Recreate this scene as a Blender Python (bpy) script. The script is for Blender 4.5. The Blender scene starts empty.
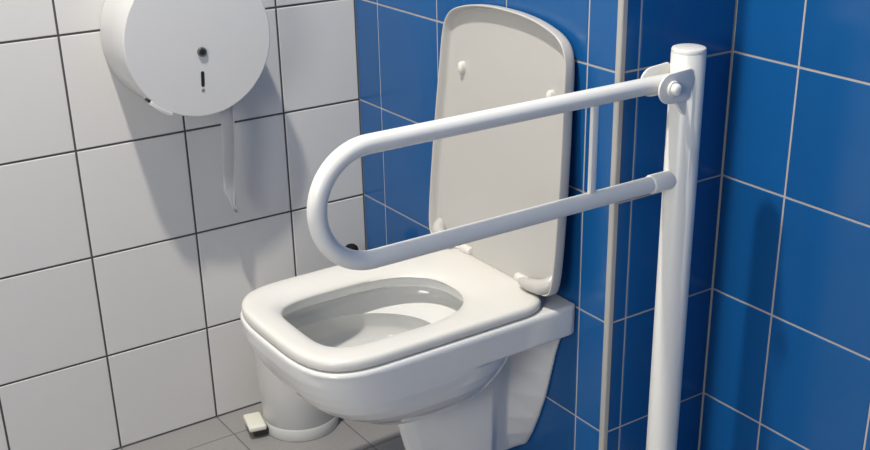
import bpy, bmesh, math, random
from math import pi, sin, cos, radians
from mathutils import Vector, Matrix

scene = bpy.context.scene
COL = scene.collection
random.seed(4)

# ------------------------------------------------------------------ dimensions (metres)
T = 0.22            # tile pitch
LEFT_C = 0.1833     # first grout line on the left wall from the corner
A1 = 0.0901         # first grout line on the boxing
XB = 0.8287         # right edge of the boxing
B1 = 0.0406
D = 0.2547          # back wall behind the boxing
C1 = 0.1407
ROOM_X, ROOM_Y, ROOM_H = 3.3, -2.9, 2.64

# ------------------------------------------------------------------ materials
def new_mat(name):
    m = bpy.data.materials.new(name); m.use_nodes = True
    nt = m.node_tree
    return m, nt, nt.nodes['Principled BSDF']

def simple(name, col, rough=0.4, metal=0.0, coat=0.0, bump=0.0, bscale=60, var=0.0, spec=0.5):
    m, nt, b = new_mat(name)
    b.inputs['Base Color'].default_value = (*col, 1)
    b.inputs['Roughness'].default_value = rough
    b.inputs['Metallic'].default_value = metal
    b.inputs['Coat Weight'].default_value = coat
    b.inputs['Coat Roughness'].default_value = 0.05
    b.inputs['Specular IOR Level'].default_value = spec
    tc = nt.nodes.new('ShaderNodeTexCoord')
    nz = nt.nodes.new('ShaderNodeTexNoise'); nz.inputs['Scale'].default_value = bscale
    nz.inputs['Detail'].default_value = 3
    nt.links.new(tc.outputs['Object'], nz.inputs['Vector'])
    if var:
        mx = nt.nodes.new('ShaderNodeMix'); mx.data_type = 'RGBA'
        mx.inputs['A'].default_value = (*[c * (1 - var) for c in col], 1)
        mx.inputs['B'].default_value = (*[min(1, c * (1 + var)) for c in col], 1)
        nt.links.new(nz.outputs['Fac'], mx.inputs['Factor'])
        nt.links.new(mx.outputs['Result'], b.inputs['Base Color'])
    if bump:
        bp = nt.nodes.new('ShaderNodeBump'); bp.inputs['Strength'].default_value = bump
        bp.inputs['Distance'].default_value = 0.001
        nt.links.new(nz.outputs['Fac'], bp.inputs['Height'])
        nt.links.new(bp.outputs['Normal'], b.inputs['Normal'])
    return m

def tile_mat(name, col, rough, var=0.04, bump=0.15, bscale=9.0, spec=0.5, speck=0.0):
    m, nt, b = new_mat(name)
    N = nt.nodes; L = nt.links
    b.inputs['Specular IOR Level'].default_value = spec
    geo = N.new('ShaderNodeNewGeometry')
    tc = N.new('ShaderNodeTexCoord')
    nz = N.new('ShaderNodeTexNoise'); nz.inputs['Scale'].default_value = bscale; nz.inputs['Detail'].default_value = 2
    L.new(tc.outputs['Object'], nz.inputs['Vector'])
    ramp = N.new('ShaderNodeMapRange')
    ramp.inputs['To Min'].default_value = 1 - var; ramp.inputs['To Max'].default_value = 1 + var
    L.new(geo.outputs['Random Per Island'], ramp.inputs['Value'])
    mul = N.new('ShaderNodeVectorMath'); mul.operation = 'SCALE'
    mul.inputs[0].default_value = col
    L.new(ramp.outputs['Result'], mul.inputs['Scale'])
    last = mul.outputs['Vector']
    if speck:
        n2 = N.new('ShaderNodeTexNoise'); n2.inputs['Scale'].default_value = 160; n2.inputs['Detail'].default_value = 4
        L.new(tc.outputs['Object'], n2.inputs['Vector'])
        r2 = N.new('ShaderNodeMapRange'); r2.inputs['To Min'].default_value = 1 - speck; r2.inputs['To Max'].default_value = 1 + speck
        L.new(n2.outputs['Fac'], r2.inputs['Value'])
        m2 = N.new('ShaderNodeVectorMath'); m2.operation = 'SCALE'
        L.new(last, m2.inputs[0]); L.new(r2.outputs['Result'], m2.inputs['Scale']); last = m2.outputs['Vector']
    L.new(last, b.inputs['Base Color'])
    rr = N.new('ShaderNodeMapRange'); rr.inputs['To Min'].default_value = rough * 0.85; rr.inputs['To Max'].default_value = rough * 1.15
    L.new(nz.outputs['Fac'], rr.inputs['Value']); L.new(rr.outputs['Result'], b.inputs['Roughness'])
    bp = N.new('ShaderNodeBump'); bp.inputs['Strength'].default_value = bump; bp.inputs['Distance'].default_value = 0.004
    L.new(nz.outputs['Fac'], bp.inputs['Height']); L.new(bp.outputs['Normal'], b.inputs['Normal'])
    return m

M = {}
M['white_tile'] = tile_mat('white_tile', (0.66, 0.65, 0.63), 0.42, 0.025, 0.05)
M['blue_tile'] = tile_mat('blue_tile', (0.007, 0.093, 0.288), 0.20, 0.08, 0.10)
M['floor_tile'] = tile_mat('floor_tile', (0.285, 0.275, 0.268), 0.55, 0.03, 0.1, speck=0.12)
M['dark_grout'] = simple('dark_grout', (0.075, 0.070, 0.076), 0.9, bump=0.3, bscale=300)
M['light_grout'] = simple('light_grout', (0.44, 0.425, 0.41), 0.9, bump=0.3, bscale=300)
M['floor_grout'] = simple('floor_grout', (0.16, 0.15, 0.145), 0.9, bump=0.3, bscale=300, var=0.3)
M['trim'] = simple('trim_plastic', (0.42, 0.41, 0.38), 0.35)
M['plaster'] = simple('ceiling_plaster', (0.75, 0.75, 0.73), 0.9)
M['ceramic'] = simple('glazed_ceramic', (0.72, 0.72, 0.70), 0.10, coat=0.3)
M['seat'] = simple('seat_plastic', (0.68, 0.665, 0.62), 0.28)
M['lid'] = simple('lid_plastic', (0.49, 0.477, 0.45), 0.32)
M['rail'] = simple('powder_coat', (0.74, 0.74, 0.71), 0.32, bump=0.06, bscale=500)
M['disp'] = simple('painted_steel', (0.60, 0.60, 0.595), 0.35)
M['disp_dark'] = simple('black_plastic', (0.012, 0.012, 0.013), 0.35)
M['metal'] = simple('dark_steel', (0.22, 0.22, 0.22), 0.35, metal=0.9)
M['grey'] = simple('grey_plastic', (0.20, 0.20, 0.20), 0.45)
M['bin'] = simple('bin_enamel', (0.60, 0.60, 0.575), 0.30)
M['pedal'] = simple('pedal_plastic', (0.74, 0.73, 0.64), 0.4)
M['rubber'] = simple('rubber', (0.03, 0.03, 0.028), 0.7)
M['black'] = simple('black_matt', (0.006, 0.006, 0.007), 0.7, spec=0.2)
def water_mat():
    m, nt, b = new_mat('still_water')
    b.inputs['Base Color'].default_value = (0.95, 0.97, 0.97, 1)
    b.inputs['Roughness'].default_value = 0.02
    b.inputs['Transmission Weight'].default_value = 1.0
    b.inputs['IOR'].default_value = 1.33
    return m
M['water'] = water_mat()
def paper_mat():
    m, nt, b = new_mat('tissue_paper')
    b.inputs['Base Color'].default_value = (0.74, 0.74, 0.74, 1)
    b.inputs['Roughness'].default_value = 0.9
    tr = nt.nodes.new('ShaderNodeBsdfTranslucent'); tr.inputs['Color'].default_value = (0.85, 0.85, 0.85, 1)
    mx = nt.nodes.new('ShaderNodeMixShader'); mx.inputs['Fac'].default_value = 0.55
    nt.links.new(b.outputs['BSDF'], mx.inputs[1]); nt.links.new(tr.outputs['BSDF'], mx.inputs[2])
    nt.links.new(mx.outputs['Shader'], nt.nodes['Material Output'].inputs['Surface'])
    return m
M['paper'] = paper_mat()
def lamp_mat():
    m, nt, b = new_mat('lamp_diffuser')
    b.inputs['Base Color'].default_value = (0.9, 0.9, 0.9, 1)
    b.inputs['Emission Color'].default_value = (1, 0.96, 0.9, 1)
    b.inputs['Emission Strength'].default_value = 2.0
    return m
M['lamp'] = lamp_mat()
M['fill_panel'] = lamp_mat()  # glowing face of the added fill panel
M['fill_panel'].name = 'fill_glow'

# ------------------------------------------------------------------ object helpers
def link_mesh(name, bm, mats, parent=None, smooth=True, angle=40, recalc=True):
    if recalc:
        bmesh.ops.recalc_face_normals(bm, faces=bm.faces)
    me = bpy.data.meshes.new(name); bm.to_mesh(me); bm.free()
    if not isinstance(mats, (list, tuple)): mats = [mats]
    for m in mats: me.materials.append(m)
    if smooth:
        for p in me.polygons: p.use_smooth = True
        try: me.set_sharp_from_angle(angle=radians(angle))
        except Exception: pass
    o = bpy.data.objects.new(name, me); COL.objects.link(o)
    if parent is not None:
        o.parent = parent
        o.location = -parent.location      # meshes are written in room coordinates
    return o

def thing(name, label, cat, loc, group=None):
    o = bpy.data.objects.new(name, None); COL.objects.link(o)
    o.location = loc; o.empty_display_size = 0.05
    o['label'] = label; o['category'] = cat
    if group: o['group'] = group
    return o

def tag(o, label, cat):
    o['label'] = label; o['category'] = cat

def struct(o, label=None, cat=None):
    o['kind'] = 'structure'
    if label: o['label'] = label
    if cat: o['category'] = cat

def loft(bm, rings, closed=True, cap0=True, cap1=True):
    vs = [[bm.verts.new(p) for p in r] for r in rings]
    n = len(vs[0])
    for a, b in zip(vs[:-1], vs[1:]):
        for i in range(n if closed else n - 1):
            j = (i + 1) % n
            bm.faces.new((a[i], a[j], b[j], b[i]))
    if cap0: bm.faces.new(vs[0][::-1])
    if cap1: bm.faces.new(vs[-1])
    return vs

def frame_of(d):
    d = d.normalized()
    a = Vector((0, 0, 1)) if abs(d.z) < 0.9 else Vector((1, 0, 0))
    u = d.cross(a).normalized(); return u, d.cross(u).normalized()

def tube(bm, path, radius, n=28, closed=False, bevel=0.0):
    path = [Vector(p) for p in path]
    rings = []
    u = None
    for i, p in enumerate(path):
        if i == 0: d = path[1] - p
        elif i == len(path) - 1: d = p - path[i - 1]
        else: d = (path[i + 1] - p).normalized() + (p - path[i - 1]).normalized()
        d.normalize()
        if u is None: u, v = frame_of(d)
        else:
            u = (u - d * u.dot(d)).normalized(); v = d.cross(u)
        r = radius[i] if isinstance(radius, (list, tuple)) else radius
        rings.append([p + (u * cos(2 * pi * k / n) + v * sin(2 * pi * k / n)) * r for k in range(n)])
    loft(bm, rings)

def lathe(bm, prof, centre, axis='Z', n=64):
    """prof: (radius, height) along the axis from centre; closed by caps"""
    c = Vector(centre); rings = []
    for r, h in prof:
        ring = []
        for k in range(n):
            a = 2 * pi * k / n
            if axis == 'Z': p = Vector((r * cos(a), r * sin(a), h))
            elif axis == 'X': p = Vector((h, r * cos(a), r * sin(a)))
            else: p = Vector((r * cos(a), h, -r * sin(a)))
            ring.append(c + p)
        rings.append(ring)
    loft(bm, rings)

def prism(bm, pts, offset):
    """pts: 3D polygon; extruded by the vector offset"""
    o = Vector(offset)
    loft(bm, [[Vector(p) for p in pts], [Vector(p) + o for p in pts]])

def box(bm, lo, hi):
    (x0, y0, z0), (x1, y1, z1) = lo, hi
    prism(bm, [(x0, y0, z0), (x1, y0, z0), (x1, y1, z0), (x0, y1, z0)], (0, 0, z1 - z0))

def bevel_all(bm, w, seg=3, ang=30):
    bmesh.ops.recalc_face_normals(bm, faces=bm.faces)
    es = [e for e in bm.edges if len(e.link_faces) == 2 and e.calc_face_angle(0) > radians(ang)]
    bmesh.ops.bevel(bm, geom=es, offset=w, segments=seg, profile=0.5, affect='EDGES', clamp_overlap=True)

# ------------------------------------------------------------------ tiled setting
def tiled(bm, origin, U, V, Nrm, us, vs, gap=0.004, depth=0.0014, ch=0.0016, thick=0.10, slab=True):
    """tile field: us / vs are grout positions along U and V; tiles stand proud of a grout slab"""
    O, U, V, Nrm = Vector(origin), Vector(U), Vector(V), Vector(Nrm)
    P = lambda u, v, n: O + U * u + V * v + Nrm * n
    if slab:
        q = [P(us[0], vs[0], -depth), P(us[-1], vs[0], -depth), P(us[-1], vs[-1], -depth), P(us[0], vs[-1], -depth)]
        nf = len(bm.faces)
        prism(bm, q, -Nrm * thick)
        bm.faces.ensure_lookup_table()
        for f in bm.faces[nf:]: f.material_index = 1
    h = gap / 2
    for i in range(len(us) - 1):
        for j in range(len(vs) - 1):
            u0, u1, v0, v1 = us[i] + h, us[i + 1] - h, vs[j] + h, vs[j + 1] - h
            if u1 - u0 < 0.004 or v1 - v0 < 0.004: continue
            jit = random.uniform(-0.00025, 0.00025)
            tl = [random.uniform(-0.00012, 0.00012) for _ in range(4)]
            b = [P(u0, v0, -depth), P(u1, v0, -depth), P(u1, v1, -depth), P(u0, v1, -depth)]
            k1 = [P(u0, v0, -ch * .6), P(u1, v0, -ch * .6), P(u1, v1, -ch * .6), P(u0, v1, -ch * .6)]
            k2 = [P(u0 + ch * .35, v0 + ch * .35, -ch * .18), P(u1 - ch * .35, v0 + ch * .35, -ch * .18), P(u1 - ch * .35, v1 - ch * .35, -ch * .18), P(u0 + ch * .35, v1 - ch * .35, -ch * .18)]
            t = [P(u0 + ch, v0 + ch, jit * .5 + tl[0]), P(u1 - ch, v0 + ch, jit * .5 + tl[1]), P(u1 - ch, v1 - ch, jit * .5 + tl[2]), P(u0 + ch, v1 - ch, jit * .5 + tl[3])]
            loft(bm, [b, k1, k2, t], cap0=False)

def lines(first, pitch, lo, hi):
    out = [lo]
    k = math.ceil((lo - first) / pitch - 1e-6)
    while first + k * pitch < hi - 1e-4:
        x = first + k * pitch
        if x > lo + 1e-4: out.append(x)
        k += 1
    out.append(hi); return out

zs = lines(0, T, 0, ROOM_H)
def field(name, specs, mats, core=None):
    bm = bmesh.new()
    for s in specs: tiled(bm, **s)
    if core:
        nf = len(bm.faces); box(bm, *core); bm.faces.ensure_lookup_table()
        for f in bm.faces[nf:]: f.material_index = 1
    o = link_mesh(name, bm, mats, smooth=False)
    return o

struct(field('wall_left', [dict(origin=(0, 0, 0), U=(0, 1, 0), V=(0, 0, 1), Nrm=(1, 0, 0),
       us=lines(-LEFT_C, T, ROOM_Y, 0), vs=zs, gap=0.0042)], [M['white_tile'], M['dark_grout']]),
       'white square tiled wall with dark grout on the left', 'wall')
struct(field('wall_boxing', [
    dict(origin=(0, 0, 0), U=(1, 0, 0), V=(0, 0, 1), Nrm=(0, -1, 0), us=lines(A1, T, 0, XB), vs=zs, gap=0.0036, slab=False),
    dict(origin=(XB, 0, 0), U=(0, 1, 0), V=(0, 0, 1), Nrm=(1, 0, 0), us=lines(B1, T, 0.0, D), vs=zs, gap=0.0036, slab=False)],
    [M['blue_tile'], M['light_grout']], core=((0, 0.0014, 0), (XB - 0.0014, D - 0.001, ROOM_H))), 'blue tiled boxed-in wall behind the toilet', 'wall')
struct(field('wall_back', [dict(origin=(0, D, 0), U=(1, 0, 0), V=(0, 0, 1), Nrm=(0, -1, 0),
    us=lines(XB + C1, T, XB, ROOM_X), vs=zs, gap=0.0040)], [M['blue_tile'], M['light_grout']]),
    'blue tiled wall to the right of the grab rail post', 'wall')
struct(field('wall_right', [dict(origin=(ROOM_X, 0, 0), U=(0, 1, 0), V=(0, 0, 1), Nrm=(-1, 0, 0),
    us=lines(0, T, ROOM_Y, D), vs=zs)], [M['blue_tile'], M['light_grout']]))
struct(field('wall_front', [dict(origin=(0, ROOM_Y, 0), U=(1, 0, 0), V=(0, 0, 1), Nrm=(0, 1, 0),
    us=lines(0, T, 0, ROOM_X), vs=zs)], [M['white_tile'], M['dark_grout']]))
struct(field('floor', [dict(origin=(0, 0, 0), U=(1, 0, 0), V=(0, 1, 0), Nrm=(0, 0, 1),
    us=lines(A1, T, 0, ROOM_X), vs=lines(-LEFT_C, T, ROOM_Y, D), gap=0.0032)], [M['floor_tile'], M['floor_grout']]),
    'grey tiled floor', 'floor')
bm = bmesh.new(); box(bm, (-0.1, ROOM_Y - 0.1, ROOM_H), (ROOM_X + 0.1, D + 0.1, ROOM_H + 0.1))
struct(link_mesh('ceiling', bm, M['plaster'], smooth=False))
# corner trim on the boxing's outside edge
bm = bmesh.new()
r = 0.0095
prof = [(XB - r, 0.0), (XB - r, -0.0012)] + [(XB - r * 0.35 + (r * .35 + .0014) * sin(a), -(0.0014) + (r * .35 + .0) * (1 - cos(a))) for a in [i * pi / 16 for i in range(9)]] + [(XB + 0.0012, r), (XB, r)]
prism(bm, [(x, y, 0.0) for x, y in prof], (0, 0, ROOM_H))
struct(link_mesh('trim_1', bm, M['trim']), 'pale grey corner trim strip on the boxing edge', 'trim')

# ------------------------------------------------------------------ toilet
CX = 0.5605
def dpoly(a, yf, yb, n_exp=3.3, straight=None, rb=0.03, cx=CX, m=160, ycen=None, nb=None):
    """D outline as dense polygon: superelliptic front; squared back with corner radius rb, or superelliptic back with exponent nb"""
    yc = ycen if ycen is not None else yf + 0.156
    pts = []
    for k in range(m + 1):                       # front half, right to left
        t = pi * k / m
        c, s = cos(t), sin(t)
        pts.append((cx + a * math.copysign(abs(c) ** (2 / n_exp), c), yc - (yc - yf) * abs(s) ** (2 / n_exp)))
    if nb is None:
        for k in range(13):                      # left back corner
            t = pi - (pi / 2) * k / 12
            pts.append((cx - a + rb + rb * cos(t), yb - rb + rb * sin(t)))
        for k in range(13):
            t = pi / 2 - (pi / 2) * k / 12
            pts.append((cx + a - rb + rb * cos(t), yb - rb + rb * sin(t)))
    else:
        for k in range(1, m):
            t = pi + pi * k / m
            c, s = cos(t), sin(t)
            pts.append((cx + a * math.copysign(abs(c) ** (2 / nb), c), yc + (yb - yc) * abs(s) ** (2 / nb)))
    return pts

def by_angle(poly, c, n=160):
    """resample a star-shaped polygon by angle about c"""
    out = []
    for k in range(n):
        a = 2 * pi * k / n
        dx, dy = cos(a), sin(a); best = None
        for i in range(len(poly)):
            (x0, y0), (x1, y1) = poly[i], poly[(i + 1) % len(poly)]
            ex, ey = x1 - x0, y1 - y0
            den = dx * ey - dy * ex
            if abs(den) < 1e-14: continue
            t = ((x0 - c[0]) * ey - (y0 - c[1]) * ex) / den
            s = ((x0 - c[0]) * dy - (y0 - c[1]) * dx) / den
            if t > 0 and -1e-9 <= s <= 1 + 1e-9 and (best is None or t > best): best = t
        out.append((c[0] + dx * best, c[1] + dy * best))
    return out

toilet = thing('toilet', 'white wall-hung toilet with raised lid in front of blue tiles', 'toilet', (CX, -0.001, 0.09))
RIM = 0.449
def ring(poly, z): return [(x, y, z) for x, y in poly]

# solid body
bm = bmesh.new()
cc = (CX, -0.25)
A0 = 0.1865
band = []
for z, a, yf, rb in ((0.388, A0 - 0.0030, -0.470, 0.006), (0.392, A0 - 0.0004, -0.485, 0.006), (0.42, A0 + 0.001, -0.500, 0.006), (0.443, A0 + 0.0012, -0.5185, 0.006), (RIM, A0 - 0.002, -0.516, 0.006)):
    band.append(ring(by_angle(dpoly(a, yf, -0.0005, n_exp=3.7, rb=rb), cc), z))
loft(bm, band)
bowl = []
for z, a, yf, yb, ne in ((0.442, 0.1874, -0.5185, -0.06, 3.65), (0.42, 0.1874, -0.5170, -0.062, 3.6), (0.40, 0.1868, -0.511, -0.066, 3.55), (0.38, 0.1850, -0.502, -0.072, 3.45), (0.36, 0.1810, -0.489, -0.08, 3.3),
                         (0.34, 0.174, -0.471, -0.09, 3.1), (0.323, 0.164, -0.450, -0.102, 2.9), (0.305, 0.149, -0.426, -0.116, 2.7), (0.288, 0.129, -0.398, -0.132, 2.5),
                         (0.274, 0.102, -0.367, -0.152, 2.4), (0.264, 0.070, -0.333, -0.18, 2.3), (0.259, 0.035, -0.298, -0.215, 2.1)):
    yc = (yf + yb) / 2 - 0.02 if z < 0.296 else yf + 0.17
    bowl.append(ring(by_angle(dpoly(a, yf, yb, n_exp=ne, ycen=yc, nb=ne), (CX, yc), 120), z))
loft(bm, bowl[::-1])
# nose of the trapway
nose = []
for z, hw, yf in ((0.09, 0.060, -0.235), (0.14, 0.063, -0.255), (0.20, 0.066, -0.270), (0.26, 0.069, -0.280), (0.34, 0.072, -0.285), (0.38, 0.072, -0.285)):
    half = [(hw - 0.016, -0.02), (hw - 0.012, -0.06), (hw - 0.008, -0.082), (hw, -0.099), (hw * 0.93, -0.125), (hw * 0.80, -0.165 + (yf + 0.27) * 0.4), (hw * 0.60, yf + 0.062), (hw * 0.38, yf + 0.024), (hw * 0.18, yf + 0.006)]
    poly = [(CX + x, y) for x, y in half] + [(CX, yf)] + [(CX - x, y) for x, y in half[::-1]]
    nose.append(ring(poly, z))
loft(bm, nose)
# flange against the wall
wing = []
for z, hw in ((0.091, 0.050), (0.10, 0.055), (0.13, 0.071), (0.17, 0.088), (0.226, 0.108), (0.28, 0.122), (0.328, 0.134), (0.366, 0.147), (0.395, 0.156), (0.41, 0.16)):
    s = max(0.0, (z - 0.09) / 0.32)
    xc, yc = min(0.044 + 0.030 * s, hw - 0.004), -0.058 + 0.012 * s
    wing.append(ring([(CX + hw, -0.0005), (CX + hw, -0.009), (CX + xc, yc), (CX + xc - 0.03, yc - 0.008),
                      (CX - xc + 0.03, yc - 0.008), (CX - xc, yc), (CX - hw, -0.009), (CX - hw, -0.0005)], z))
loft(bm, wing)
bmesh.ops.recalc_face_normals(bm, faces=bm.faces)
body = link_mesh('bowl', bm, M['ceramic'])
# cavity
HC = (0.5640, -0.300)
def hole_poly(da):
    return dpoly(0.1125 + da, -0.458 - da, -0.147 + da, n_exp=4.4, ycen=-0.315, nb=2.5, cx=HC[0])
bm = bmesh.new()
cav = []
def sump(a, yf, yb): return dpoly(a, yf, yb, n_exp=2.5, ycen=-0.36, nb=2.1, cx=HC[0])
for a, yf, yb, z in ((0.03, -0.37, -0.27, 0.283), (0.07, -0.410, -0.235, 0.293), (0.105, -0.440, -0.205, 0.308), (0.130, -0.458, -0.186, 0.328), (0.144, -0.468, -0.178, 0.347),
                     (0.1455, -0.470, -0.177, 0.360), (0.1425, -0.4695, -0.183, 0.380), (0.1415, -0.469, -0.185, 0.3868)):
    cav.append(ring(by_angle(sump(a, yf, yb), HC, 140), z))
for a, yf, yb, z in ((0.152, -0.484, -0.110, 0.396), (0.157, -0.490, -0.103, 0.402), (0.157, -0.490, -0.103, 0.420), (0.148, -0.486, -0.112, 0.428), (0.124, -0.468, -0.137, 0.431), (0.1205, -0.466, -0.139, 0.436), (0.1205, -0.466, -0.139, 0.47)):
    cav.append(ring(by_angle(dpoly(a, yf, yb, n_exp=4.2, ycen=-0.315, nb=2.5, cx=HC[0]), HC, 140), z))
loft(bm, cav)
cavity = link_mesh('cavity', bm, M['ceramic'])
def bake(o, mods):
    for m, props in mods:
        md = o.modifiers.new(m, m)
        for k, v in props.items(): setattr(md, k, v)
    dg = bpy.context.evaluated_depsgraph_get(); dg.update()
    me = bpy.data.meshes.new_from_object(o.evaluated_get(dg), depsgraph=dg)
    o.modifiers.clear()
    old = o.data; o.data = me; bpy.data.meshes.remove(old)
bake(body, [('REMESH', dict(mode='VOXEL', voxel_size=0.0029, use_smooth_shade=True)), ('SMOOTH', dict(factor=0.5, iterations=4))])
bake(body, [('BOOLEAN', dict(operation='DIFFERENCE', object=cavity, solver='EXACT'))])
bpy.data.objects.remove(cavity)
for p in body.data.polygons: p.use_smooth = True
body.data.set_sharp_from_angle(angle=radians(50))
body.data.name = 'bowl'
body.parent = toilet; body.location = -toilet.location

# water in the bowl
bm = bmesh.new()
loft(bm, [ring(by_angle(sump(0.029, -0.369, -0.271), HC, 60), 0.2835), ring(by_angle(sump(0.069, -0.409, -0.236), HC, 60), 0.2935), ring(by_angle(sump(0.085, -0.4245, -0.2225), HC, 60), 0.3010)])
link_mesh('water', bm, M['water'], toilet)

# seat
bm = bmesh.new()
so = by_angle(dpoly(0.1825, -0.5150, -0.046, n_exp=3.7, rb=0.066), HC, 200)
si = by_angle(hole_poly(0.0), HC, 200)
rings = []
for t, z, e in ((0.03, 0.4520, 0), (0.008, 0.4530, 0), (0.0, 0.4560, 0), (0.0, 0.4610, 0), (0.012, 0.4650, 0), (0.04, 0.4684, 0), (0.10, 0.4702, 0), (0.25, 0.4708, 0), (0.45, 0.4704, 0),
             (0.62, 0.4690, 0), (0.78, 0.4662, 0), (0.90, 0.4620, 0), (0.97, 0.4580, 0), (1.0, 0.4545, 0), (0.985, 0.4520, 0), (0.5, 0.4530, 0)):
    rings.append([(o[0] + (i[0] - o[0]) * t, o[1] + (i[1] - o[1]) * t, z) for o, i in zip(so, si)])
rings.append(rings[0])
vs = loft(bm, rings, cap0=False, cap1=False)
bmesh.ops.remove_doubles(bm, verts=bm.verts, dist=1e-6)
seat = link_mesh('seat', bm, M['seat'], toilet, angle=60)

# lid: a shallow tray standing up, leaning against the wall
LW, LH = 0.194, 0.4715
lean = radians(4.6)
LO = Vector((0.5565, -0.066, 0.4735))
def lid_pt(x, h, dpt):     # x across, h up, dpt towards the wall
    return LO + Vector((x, 0, 0)) + Vector((0, sin(lean), cos(lean))) * h + Vector((0, cos(lean), -sin(lean))) * dpt
HALF = [(0, 0.4715), (0.03, 0.4712), (0.06, 0.4692), (0.09, 0.4655), (0.12, 0.4590), (0.145, 0.4510), (0.163, 0.4395), (0.1742, 0.4230), (0.1793, 0.401), (0.1816, 0.375), (0.1840, 0.330),
        (0.1880, 0.270), (0.1920, 0.190), (0.1945, 0.110), (0.1948, 0.060), (0.1935, 0.033), (0.1900, 0.015), (0.1830, 0.005), (0.170, 0.0005), (0.150, 0.0), (0.115, -0.002), (0.085, -0.008), (0, -0.008)]
def smooth_poly(pts, n):
    # Catmull-Rom through a closed list
    out = []; N = len(pts)
    for i in range(N):
        p0, p1, p2, p3 = (Vector(pts[(i + k - 1) % N]) for k in range(4))
        for j in range(n):
            t = j / n
            out.append(0.5 * ((2 * p1) + (p2 - p0) * t + (2 * p0 - 5 * p1 + 4 * p2 - p3) * t * t + (3 * p1 - p0 - 3 * p2 + p3) * t ** 3))
    return out
OUT = smooth_poly(HALF[:-1] + [HALF[-1]] + [(-x, h) for x, h in HALF[1:-1]][::-1], 5)
def lid_outline(inset):
    # inset along the local normal
    N = len(OUT); res = []
    for i in range(N):
        d = (OUT[(i + 1) % N] - OUT[i - 1]).normalized()
        nrm = Vector((d.y, -d.x))            # towards the inside (clockwise order)
        p = OUT[i] + nrm * inset
        res.append((p.x, p.y))
    return res
bm = bmesh.new()
rings = []
for inset, dp in ((0.022, 0.0235), (0.008, 0.0235), (0.003, 0.0225), (0.0008, 0.020), (0.0, 0.015), (0.0, 0.0025), (0.0005, 0.0006), (0.0014, 0.0), (0.0026, 0.0002), (0.0036, 0.0014),
                  (0.0050, 0.009), (0.0065, 0.0160), (0.0090, 0.0183), (0.0150, 0.0190)):
    rr = []
    for x, h in lid_outline(inset):
        t = max(0.0, min(1.0, (0.125 - abs(x)) / 0.03)); t = t * t * (3 - 2 * t) if h < 0.05 else 0.0
        rr.append(lid_pt(x, h, dp + (max(dp, 0.0180) - dp) * t))      # no front lip between the hinges
    rings.append(rr)
loft(bm, rings)
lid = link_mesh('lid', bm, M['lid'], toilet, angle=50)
# forward curling feet at the two bottom corners of the lid
for s in (1, -1):
    bm = bmesh.new()
    path = [lid_pt(s * (LW - 0.0175), 0.036, 0.0195), lid_pt(s * (LW - 0.0185), 0.027, 0.0150), lid_pt(s * (LW - 0.023), 0.0185, 0.0095), lid_pt(s * (LW - 0.036), 0.0125, 0.003),
            lid_pt(s * (LW - 0.056), 0.011, -0.002), lid_pt(s * (LW - 0.074), 0.0105, -0.004), lid_pt(s * (LW - 0.084), 0.0105, -0.004)]
    tube(bm, path, [0.006, 0.0115, 0.0140, 0.0138, 0.0118, 0.0092, 0.005], n=20)
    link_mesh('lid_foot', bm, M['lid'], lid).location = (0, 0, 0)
    bm = bmesh.new()
    lathe(bm, [(0.002, -0.017), (0.0075, -0.016), (0.0085, -0.013), (0.0085, 0.013), (0.0075, 0.016), (0.002, 0.017)], (CX + s * 0.088, -0.049, 0.4745), 'X', 28)
    link_mesh('hinge', bm, M['seat'], toilet)
    # rubber-look pads on the inside of the lid
    bm = bmesh.new()
    prof = []
    for r_, d_ in ((0.0115, 0.001), (0.0115, -0.006), (0.0105, -0.0105), (0.0075, -0.0135), (0.002, -0.0145)):
        rr = []
        for k in range(24):
            t = 2 * pi * k / 24
            rr.append(lid_pt(s * 0.130 + r_ * 0.60 * cos(t), 0.345 + r_ * sin(t), 0.0190 + d_ * 0.8))
        prof.append(rr)
    loft(bm, prof)
    link_mesh('buffer', bm, M['seat'], lid).location = (0, 0, 0)

# ------------------------------------------------------------------ grab rail
PX, PY, PR = 0.912, 0.0644, 0.0271
ZU, ZL, TR = 0.8798, 0.7188, 0.0132
rail = thing('grab_rail', 'white fold-down grab rail on a floor post beside the toilet', 'grab rail', (PX, PY, 0))
bm = bmesh.new()
lathe(bm, [(PR - 0.004, 0.006), (PR, 0.006), (PR, 0.9198), (PR - 0.0006, 0.9208)], (PX, PY, 0), 'Z', 64)
link_mesh('post', bm, M['rail'], rail)
bm = bmesh.new()
lathe(bm, [(PR - 0.001, 0.9198), (PR - 0.0003, 0.9213), (PR - 0.0003, 0.9256), (PR - 0.0014, 0.9276), (PR - 0.004, 0.9286), (0.004, 0.9288)], (PX, PY, 0), 'Z', 64)
link_mesh('post_cap', bm, M['rail'], rail)
bm = bmesh.new()
lathe(bm, [(0.058, 0.0), (0.060, 0.001), (0.060, 0.006), (0.058, 0.008), (0.02, 0.008)], (PX, PY, 0), 'Z', 64)
fl = link_mesh('floor_flange', bm, M['rail'], rail)
for k in range(4):
    a = pi / 4 + k * pi / 2
    bm = bmesh.new()
    lathe(bm, [(0.005, 0.007), (0.006, 0.0085), (0.005, 0.0115), (0.002, 0.0125)], (PX + 0.044 * cos(a), PY + 0.044 * sin(a), 0), 'Z', 16)
    link_mesh('bolt', bm, M['metal'], fl).location = (0, 0, 0)
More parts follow.
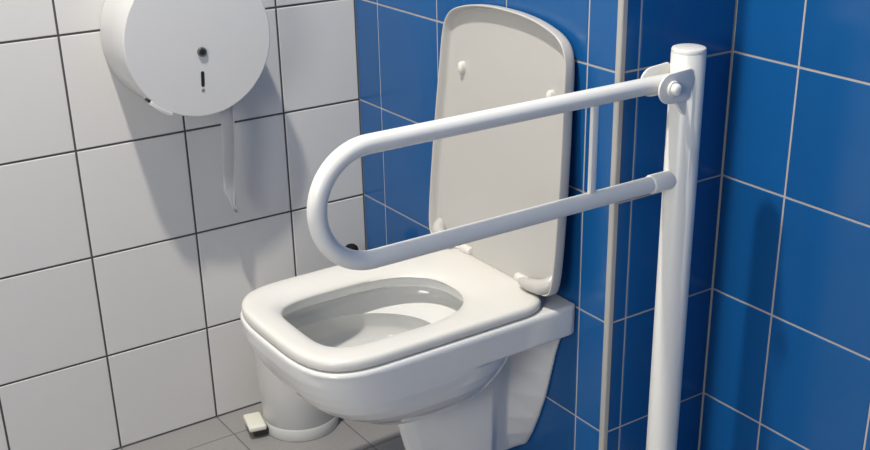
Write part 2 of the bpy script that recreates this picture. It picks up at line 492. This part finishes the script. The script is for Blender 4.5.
# loop
RB = (ZU - ZL) / 2
YC = -0.5090
PIVY, PIVZ = 0.0066, ZU - 0.002
path = [(PX, 0.026, ZU - 0.0005)] + [(PX, y, ZU) for y in (0.003, -0.15, -0.3, -0.44)]
path += [(PX, YC - RB * sin(t), ZU - RB + RB * cos(t)) for t in [pi * k / 32 for k in range(33)]]
path += [(PX, y, ZL) for y in (-0.44, -0.3, -0.15, PY - PR + 0.004)]
bm = bmesh.new(); tube(bm, path, TR, 32)
loop = link_mesh('rail_loop', bm, M['rail'], rail)
bm = bmesh.new()
lathe(bm, [(TR - 0.001, -0.044), (TR + 0.0010, -0.043), (TR + 0.0022, -0.041), (TR + 0.0022, -0.002), (TR + 0.001, 0.004)], (PX, PY - PR + 0.004, ZL), 'Y', 40)
link_mesh('end_sleeve', bm, M['rail'], rail)
bm = bmesh.new()
box(bm, (PX - 0.004, -0.1290, ZL + 0.008), (PX + 0.004, -0.1180, ZU - 0.008)); bevel_all(bm, 0.0015, 2)
link_mesh('brace_bar', bm, M['rail'], loop).location = (0, 0, 0)
# hinge bracket: two plates welded to the post
def plate_outline(x, y_end, sh=0.0):
    pts = []
    hz0, hz1 = PIVZ - 0.024, PIVZ + 0.023
    r = 0.0235
    yc = PIVY - 0.002 + sh
    for k in range(17):
        t = pi / 2 + pi * k / 16
        pts.append((x, yc + r * cos(t) * 1.05, PIVZ - 0.0005 + r * sin(t)))
    for k in range(5):
        t = -pi / 2 + (pi / 2) * k / 4
        pts.append((x, y_end - 0.008 + 0.008 * cos(t), hz0 + 0.008 + 0.008 * sin(t)))
    pts += [(x, y_end + 0.004, PIVZ + 0.006), (x, y_end + 0.003, PIVZ + 0.021), (x, y_end - 0.004, PIVZ + 0.0255)]
    return pts
for x, sh in ((PX + 0.0235, 0.0), (PX - 0.0255, 0.008)):
    bm = bmesh.new(); prism(bm, plate_outline(x, PY - 0.017, sh), (0.004, 0, 0)); bevel_all(bm, 0.001, 2)
    link_mesh('hinge_plate', bm, M['rail'], rail)
bm = bmesh.new()
lathe(bm, [(0.004, -0.034), (0.0085, -0.033), (0.0085, -0.028), (0.006, -0.0275), (0.006, 0.0275), (0.0122, 0.0278), (0.0125, 0.031), (0.0116, 0.0325), (0.0092, 0.0328), (0.0090, 0.0375), (0.0078, 0.0405), (0.005, 0.0422), (0.0015, 0.0428)], (PX, PIVY, PIVZ), 'X', 36)
link_mesh('pivot_pin', bm, M['rail'], rail)
bm = bmesh.new()
prism(bm, [(PX + 0.014, PIVY + 0.014, PIVZ - 0.022), (PX + 0.014, PY - PR + 0.010, PIVZ - 0.020), (PX + 0.014, PY - PR + 0.010, PIVZ - 0.052), (PX + 0.014, PY - PR + 0.001, PIVZ - 0.046)], (0.006, 0, 0))
bevel_all(bm, 0.0008, 1)
link_mesh('gusset', bm, M['rail'], rail)

# ------------------------------------------------------------------ toilet roll dispenser
DY, DZ, DR, DD = -0.4035, 0.8640, 0.1440, 0.124
disp = thing('toilet_roll_dispenser', 'large round white toilet roll dispenser mounted on the white tiled wall', 'dispenser', (0, DY, DZ))
bm = bmesh.new()
lathe(bm, [(DR - 0.004, 0.0005), (DR, 0.002), (DR, 0.060), (DR - 0.0012, 0.0605)], (0, DY, DZ), 'X', 128)
link_mesh('drum', bm, M['disp'], disp)
bm = bmesh.new()
lathe(bm, [(DR - 0.0012, 0.0605), (DR + 0.0004, 0.061), (DR + 0.0004, DD - 0.0022), (DR - 0.0004, DD - 0.0008), (DR - 0.0014, DD - 0.0001), (DR - 0.003, DD), (0.01, DD + 0.0002)], (0, DY, DZ), 'X', 128)
cover = link_mesh('cover', bm, M['disp'], disp)
LKY, LKZ = -0.4020, 0.8425
bm = bmesh.new()
lathe(bm, [(0.0090, DD), (0.0090, DD + 0.004), (0.0082, DD + 0.0055), (0.0062, DD + 0.006), (0.0058, DD + 0.0045), (0.001, DD + 0.0045)], (0, LKY, LKZ), 'X', 36)
lock = link_mesh('lock', bm, M['metal'], cover); lock.location = (0, 0, 0); lock['label'] = 'dark metal key lock'
bm = bmesh.new()
lathe(bm, [(0.0052, DD + 0.0040), (0.0052, DD + 0.0050), (0.0045, DD + 0.0053), (0.0012, DD + 0.0048)], (0, LKY, LKZ), 'X', 24)
kh = link_mesh('key_barrel', bm, M['disp_dark'], lock); kh.location = (0, 0, 0)
bm = bmesh.new()
pts = []
for k in range(13):
    t = pi * k / 12; pts.append((DD - 0.001, -0.4045 + 0.0034 * cos(t), 0.8030 + 0.0034 * sin(t)))
for k in range(13):
    t = pi + pi * k / 12; pts.append((DD - 0.001, -0.4060 + 0.0034 * cos(t), 0.7800 + 0.0034 * sin(t)))
prism(bm, pts, (0.0016, 0, 0))
o = link_mesh('level_slot', bm, M['disp_dark'], cover); o.location = (0, 0, 0); o['label'] = 'black viewing slot'
bm = bmesh.new()
lathe(bm, [(0.0034, DD - 0.001), (0.0036, DD + 0.0004), (0.0030, DD + 0.0012), (0.0012, DD + 0.0006)], (0, -0.4065, 0.7700), 'X', 20)
o = link_mesh('slot_rivet', bm, M['grey'], cover); o.location = (0, 0, 0)
# tear bar under the drum
bm = bmesh.new()
a0, a1 = radians(223), radians(242)
inner, outer = [], []
for k in range(9):
    a = a0 + (a1 - a0) * k / 8
    inner.append((0.112, DY + (DR - 0.001) * cos(a), DZ + (DR - 0.001) * sin(a)))
    outer.append((0.112, DY + (DR + 0.0072) * cos(a), DZ + (DR + 0.0072) * sin(a)))
prism(bm, inner + outer[::-1], (0.0145, 0, 0)); bevel_all(bm, 0.001, 2)
link_mesh('tear_bar', bm, M['disp'], disp)
bm = bmesh.new()
a = a0 - radians(1.4)
c = Vector((0.118, DY + (DR + 0.0035) * cos(a), DZ + (DR + 0.0022) * sin(a)))
lathe(bm, [(0.0012, -0.008), (0.0028, -0.0075), (0.0028, 0.0075), (0.0012, 0.008)], c, 'X', 12)
link_mesh('bar_end', bm, M['disp_dark'], disp)

# tissue strip hanging out of the dispenser
bm = bmesh.new()
rows = []
NP = 26
for i in range(NP):
    t = i / (NP - 1)
    z = 0.745 - 0.250 * t
    yl = -0.3570 - 0.010 * t + 0.0016 * sin(9 * t)
    yr = -0.3300 - 0.008 * t
    if t > 0.80: yl += (t - 0.80) / 0.20 * 0.0225
    x = 0.072 + 0.004 * sin(5 * t)
    fold = 0.010 * max(0.0, t - 0.25) / 0.75
    if t > 0.93: fold *= (1 - t) / 0.07
    row = []
    for s in (0, 0.2, 0.4, 0.6, 0.8, 1.0):
        row.append((x + 0.003 * sin(s * pi + 2 * t), yl + (yr - yl) * s, z - 0.003 * s * (t > .9)))
    row += [(x + 0.006, yr - fold * 0.5 - 0.001, z), (x + 0.009, yr - fold - 0.0012, z)]
    rows.append(row)
loft(bm, rows, closed=False, cap0=False, cap1=False)
bmesh.ops.recalc_face_normals(bm, faces=bm.faces)
strip = link_mesh('toilet_paper_strip', bm, M['paper'], recalc=False, angle=70)
sd = strip.modifiers.new('thickness', 'SOLIDIFY'); sd.thickness = 0.0005; sd.offset = 0
tag(strip, 'thin strip of white toilet paper hanging below the round dispenser', 'toilet paper')

# ------------------------------------------------------------------ pedal bin
BX, BY = 0.134, -0.262
pbin = thing('pedal_bin', 'small round off-white pedal bin on the floor under the toilet', 'bin', (BX, BY, 0))
bm = bmesh.new()
lathe(bm, [(0.070, 0.028), (0.0805, 0.029), (0.0815, 0.031), (0.0860, 0.120), (0.0905, 0.225), (0.0905, 0.2285), (0.085, 0.229)], (BX, BY, 0), 'Z', 96)
link_mesh('body', bm, M['bin'], pbin)
bm = bmesh.new()
lathe(bm, [(0.075, 0.0), (0.0815, 0.0005), (0.0828, 0.003), (0.0828, 0.0265), (0.0815, 0.0290), (0.070, 0.0292)], (BX, BY, 0), 'Z', 96)
link_mesh('base_ring', bm, M['bin'], pbin)
bm = bmesh.new()
lathe(bm, [(0.085, 0.2292), (0.0925, 0.2295), (0.0930, 0.236), (0.0885, 0.243), (0.070, 0.2505), (0.040, 0.2555), (0.005, 0.257)], (BX, BY, 0), 'Z', 96)
link_mesh('lid', bm, M['bin'], pbin)
# pedal
pd = Vector((-0.22, -0.975, 0)).normalized(); ps = Vector((-pd.y, pd.x, 0))
bm = bmesh.new()
pc = Vector((0.112, -0.363, 0))
pts = [pc + pd * u + ps * v for u, v in ((-0.020, -0.033), (0.018, -0.033), (0.018, 0.033), (-0.020, 0.033))]
prism(bm, [(p.x, p.y, 0.020) for p in pts], (0, 0, 0.0125)); bevel_all(bm, 0.0045, 4)
pdl = link_mesh('pedal', bm, M['pedal'], pbin); pdl['label'] = 'cream foot pedal'
bm = bmesh.new()
pts = [pc + pd * u + ps * v for u, v in ((-0.030, -0.026), (0.008, -0.026), (0.008, 0.026), (-0.030, 0.026))]
prism(bm, [(p.x, p.y, 0.006) for p in pts], (0, 0, 0.015))
link_mesh('pedal_lever', bm, M['rubber'], pdl).location = (0, 0, 0)

# ------------------------------------------------------------------ black-topped brush in the corner
QX, QY = 0.072, -0.0795
br = thing('toilet_brush', 'black rounded handle top poking up behind the toilet by the corner', 'toilet brush', (QX, QY, 0))
bm = bmesh.new()
lathe(bm, [(0.040, 0.0), (0.044, 0.002), (0.042, 0.11), (0.040, 0.113), (0.010, 0.114)], (QX, QY, 0), 'Z', 40)
link_mesh('holder', bm, M['black'], br)
bm = bmesh.new()
lathe(bm, [(0.007, 0.110), (0.007, 0.300), (0.0135, 0.318), (0.0160, 0.333), (0.0160, 0.347), (0.0142, 0.355), (0.009, 0.3595), (0.002, 0.361)], (QX, QY, 0), 'Z', 40)
link_mesh('handle', bm, M['black'], br)

# ------------------------------------------------------------------ lamps
def ceiling_lamp(x, y, r, power, colour, label):
    t = thing('ceiling_lamp', label, 'lamp', (x, y, ROOM_H))
    bm = bmesh.new()
    lathe(bm, [(r + 0.004, 0), (r + 0.02, -0.001), (r + 0.02, -0.022), (r + 0.012, -0.030), (r + 0.002, -0.030), (r, -0.02)], (x, y, ROOM_H), 'Z', 48)
    link_mesh('housing', bm, M['plaster'], t)
    bm = bmesh.new()
    lathe(bm, [(r, -0.020), (r, -0.026), (r * 0.9, -0.028), (0.01, -0.029)], (x, y, ROOM_H), 'Z', 48)
    link_mesh('diffuser', bm, M['lamp'], t)
    ld = bpy.data.lights.new('lamp_light', 'AREA'); ld.shape = 'DISK'; ld.size = 2 * r; ld.energy = power; ld.color = colour
    lo = bpy.data.objects.new('lamp_light', ld); COL.objects.link(lo); lo.location = (x, y, ROOM_H - 0.034)
    return lo
ceiling_lamp(0.75, -0.88, 0.045, 47, (1.0, 0.945, 0.86), 'round flush ceiling lamp above the toilet, out of view')

# added window-shaped panel on the wall behind the camera, there for soft fill
WX0, WX1, WZ0, WZ1 = 1.75, 2.85, 1.10, 2.10
bm = bmesh.new(); box(bm, (WX0, ROOM_Y + 0.004, WZ0), (WX1, ROOM_Y + 0.012, WZ1))
fill_panel = link_mesh('fill_panel_1', bm, M['fill_panel'], smooth=False); struct(fill_panel)
bm = bmesh.new()
for lo, hi in (((WX0 - .06, WZ0 - .06), (WX1 + .06, WZ0)), ((WX0 - .06, WZ1), (WX1 + .06, WZ1 + .06)), ((WX0 - .06, WZ0), (WX0, WZ1)), ((WX1, WZ0), (WX1 + .06, WZ1))):
    box(bm, (lo[0], ROOM_Y + 0.001, lo[1]), (hi[0], ROOM_Y + 0.03, hi[1]))
link_mesh('fill_panel_frame', bm, M['trim'], fill_panel, smooth=False)
ld = bpy.data.lights.new('added_fill_light', 'AREA'); ld.shape = 'RECTANGLE'; ld.size = WX1 - WX0; ld.size_y = WZ1 - WZ0; ld.energy = 34; ld.color = (1.0, 0.975, 0.94)  # fill light added to lift the white surfaces
lo = bpy.data.objects.new('added_fill_light', ld); COL.objects.link(lo)
lo.location = ((WX0 + WX1) / 2, ROOM_Y + 0.03, (WZ0 + WZ1) / 2); lo.rotation_euler = (radians(90), 0, 0)

w = bpy.data.worlds.new('World'); scene.world = w; w.use_nodes = True
w.node_tree.nodes['Background'].inputs['Color'].default_value = (0.75, 0.8, 0.9, 1)
w.node_tree.nodes['Background'].inputs['Strength'].default_value = 0.1

# ------------------------------------------------------------------ camera
F, PCX, PCY = 1161.75, 468.862, 282.284
yaw, pitch, roll = 0.958727, 0.419021, -0.008877
fwd = Vector((-sin(yaw) * cos(pitch), cos(yaw) * cos(pitch), -sin(pitch)))
right = Vector((cos(yaw), sin(yaw), 0)); up = right.cross(fwd)
r2 = right * cos(roll) + up * sin(roll); u2 = -right * sin(roll) + up * cos(roll)
cam_d = bpy.data.cameras.new('camera'); cam = bpy.data.objects.new('camera', cam_d); COL.objects.link(cam)
rot = Matrix((r2, u2, -fwd)).transposed()
cam.matrix_world = Matrix.Translation((2.16767, -1.23387, 1.32618)) @ rot.to_4x4()
cam_d.sensor_fit = 'HORIZONTAL'; cam_d.sensor_width = 36
cam_d.lens = F / 870 * 36
cam_d.shift_x = -(PCX - 435) / 870
cam_d.shift_y = (PCY - 225) / 870
cam_d.clip_start = 0.02
scene.camera = cam

vs_ = scene.view_settings
vs_.view_transform = 'Standard'; vs_.look = 'None'; vs_.gamma = 1.0; vs_.use_curve_mapping = False
vs_.exposure = 0.0
scene.cycles.use_denoising = True
scene.cycles.max_bounces = 10; scene.cycles.diffuse_bounces = 6
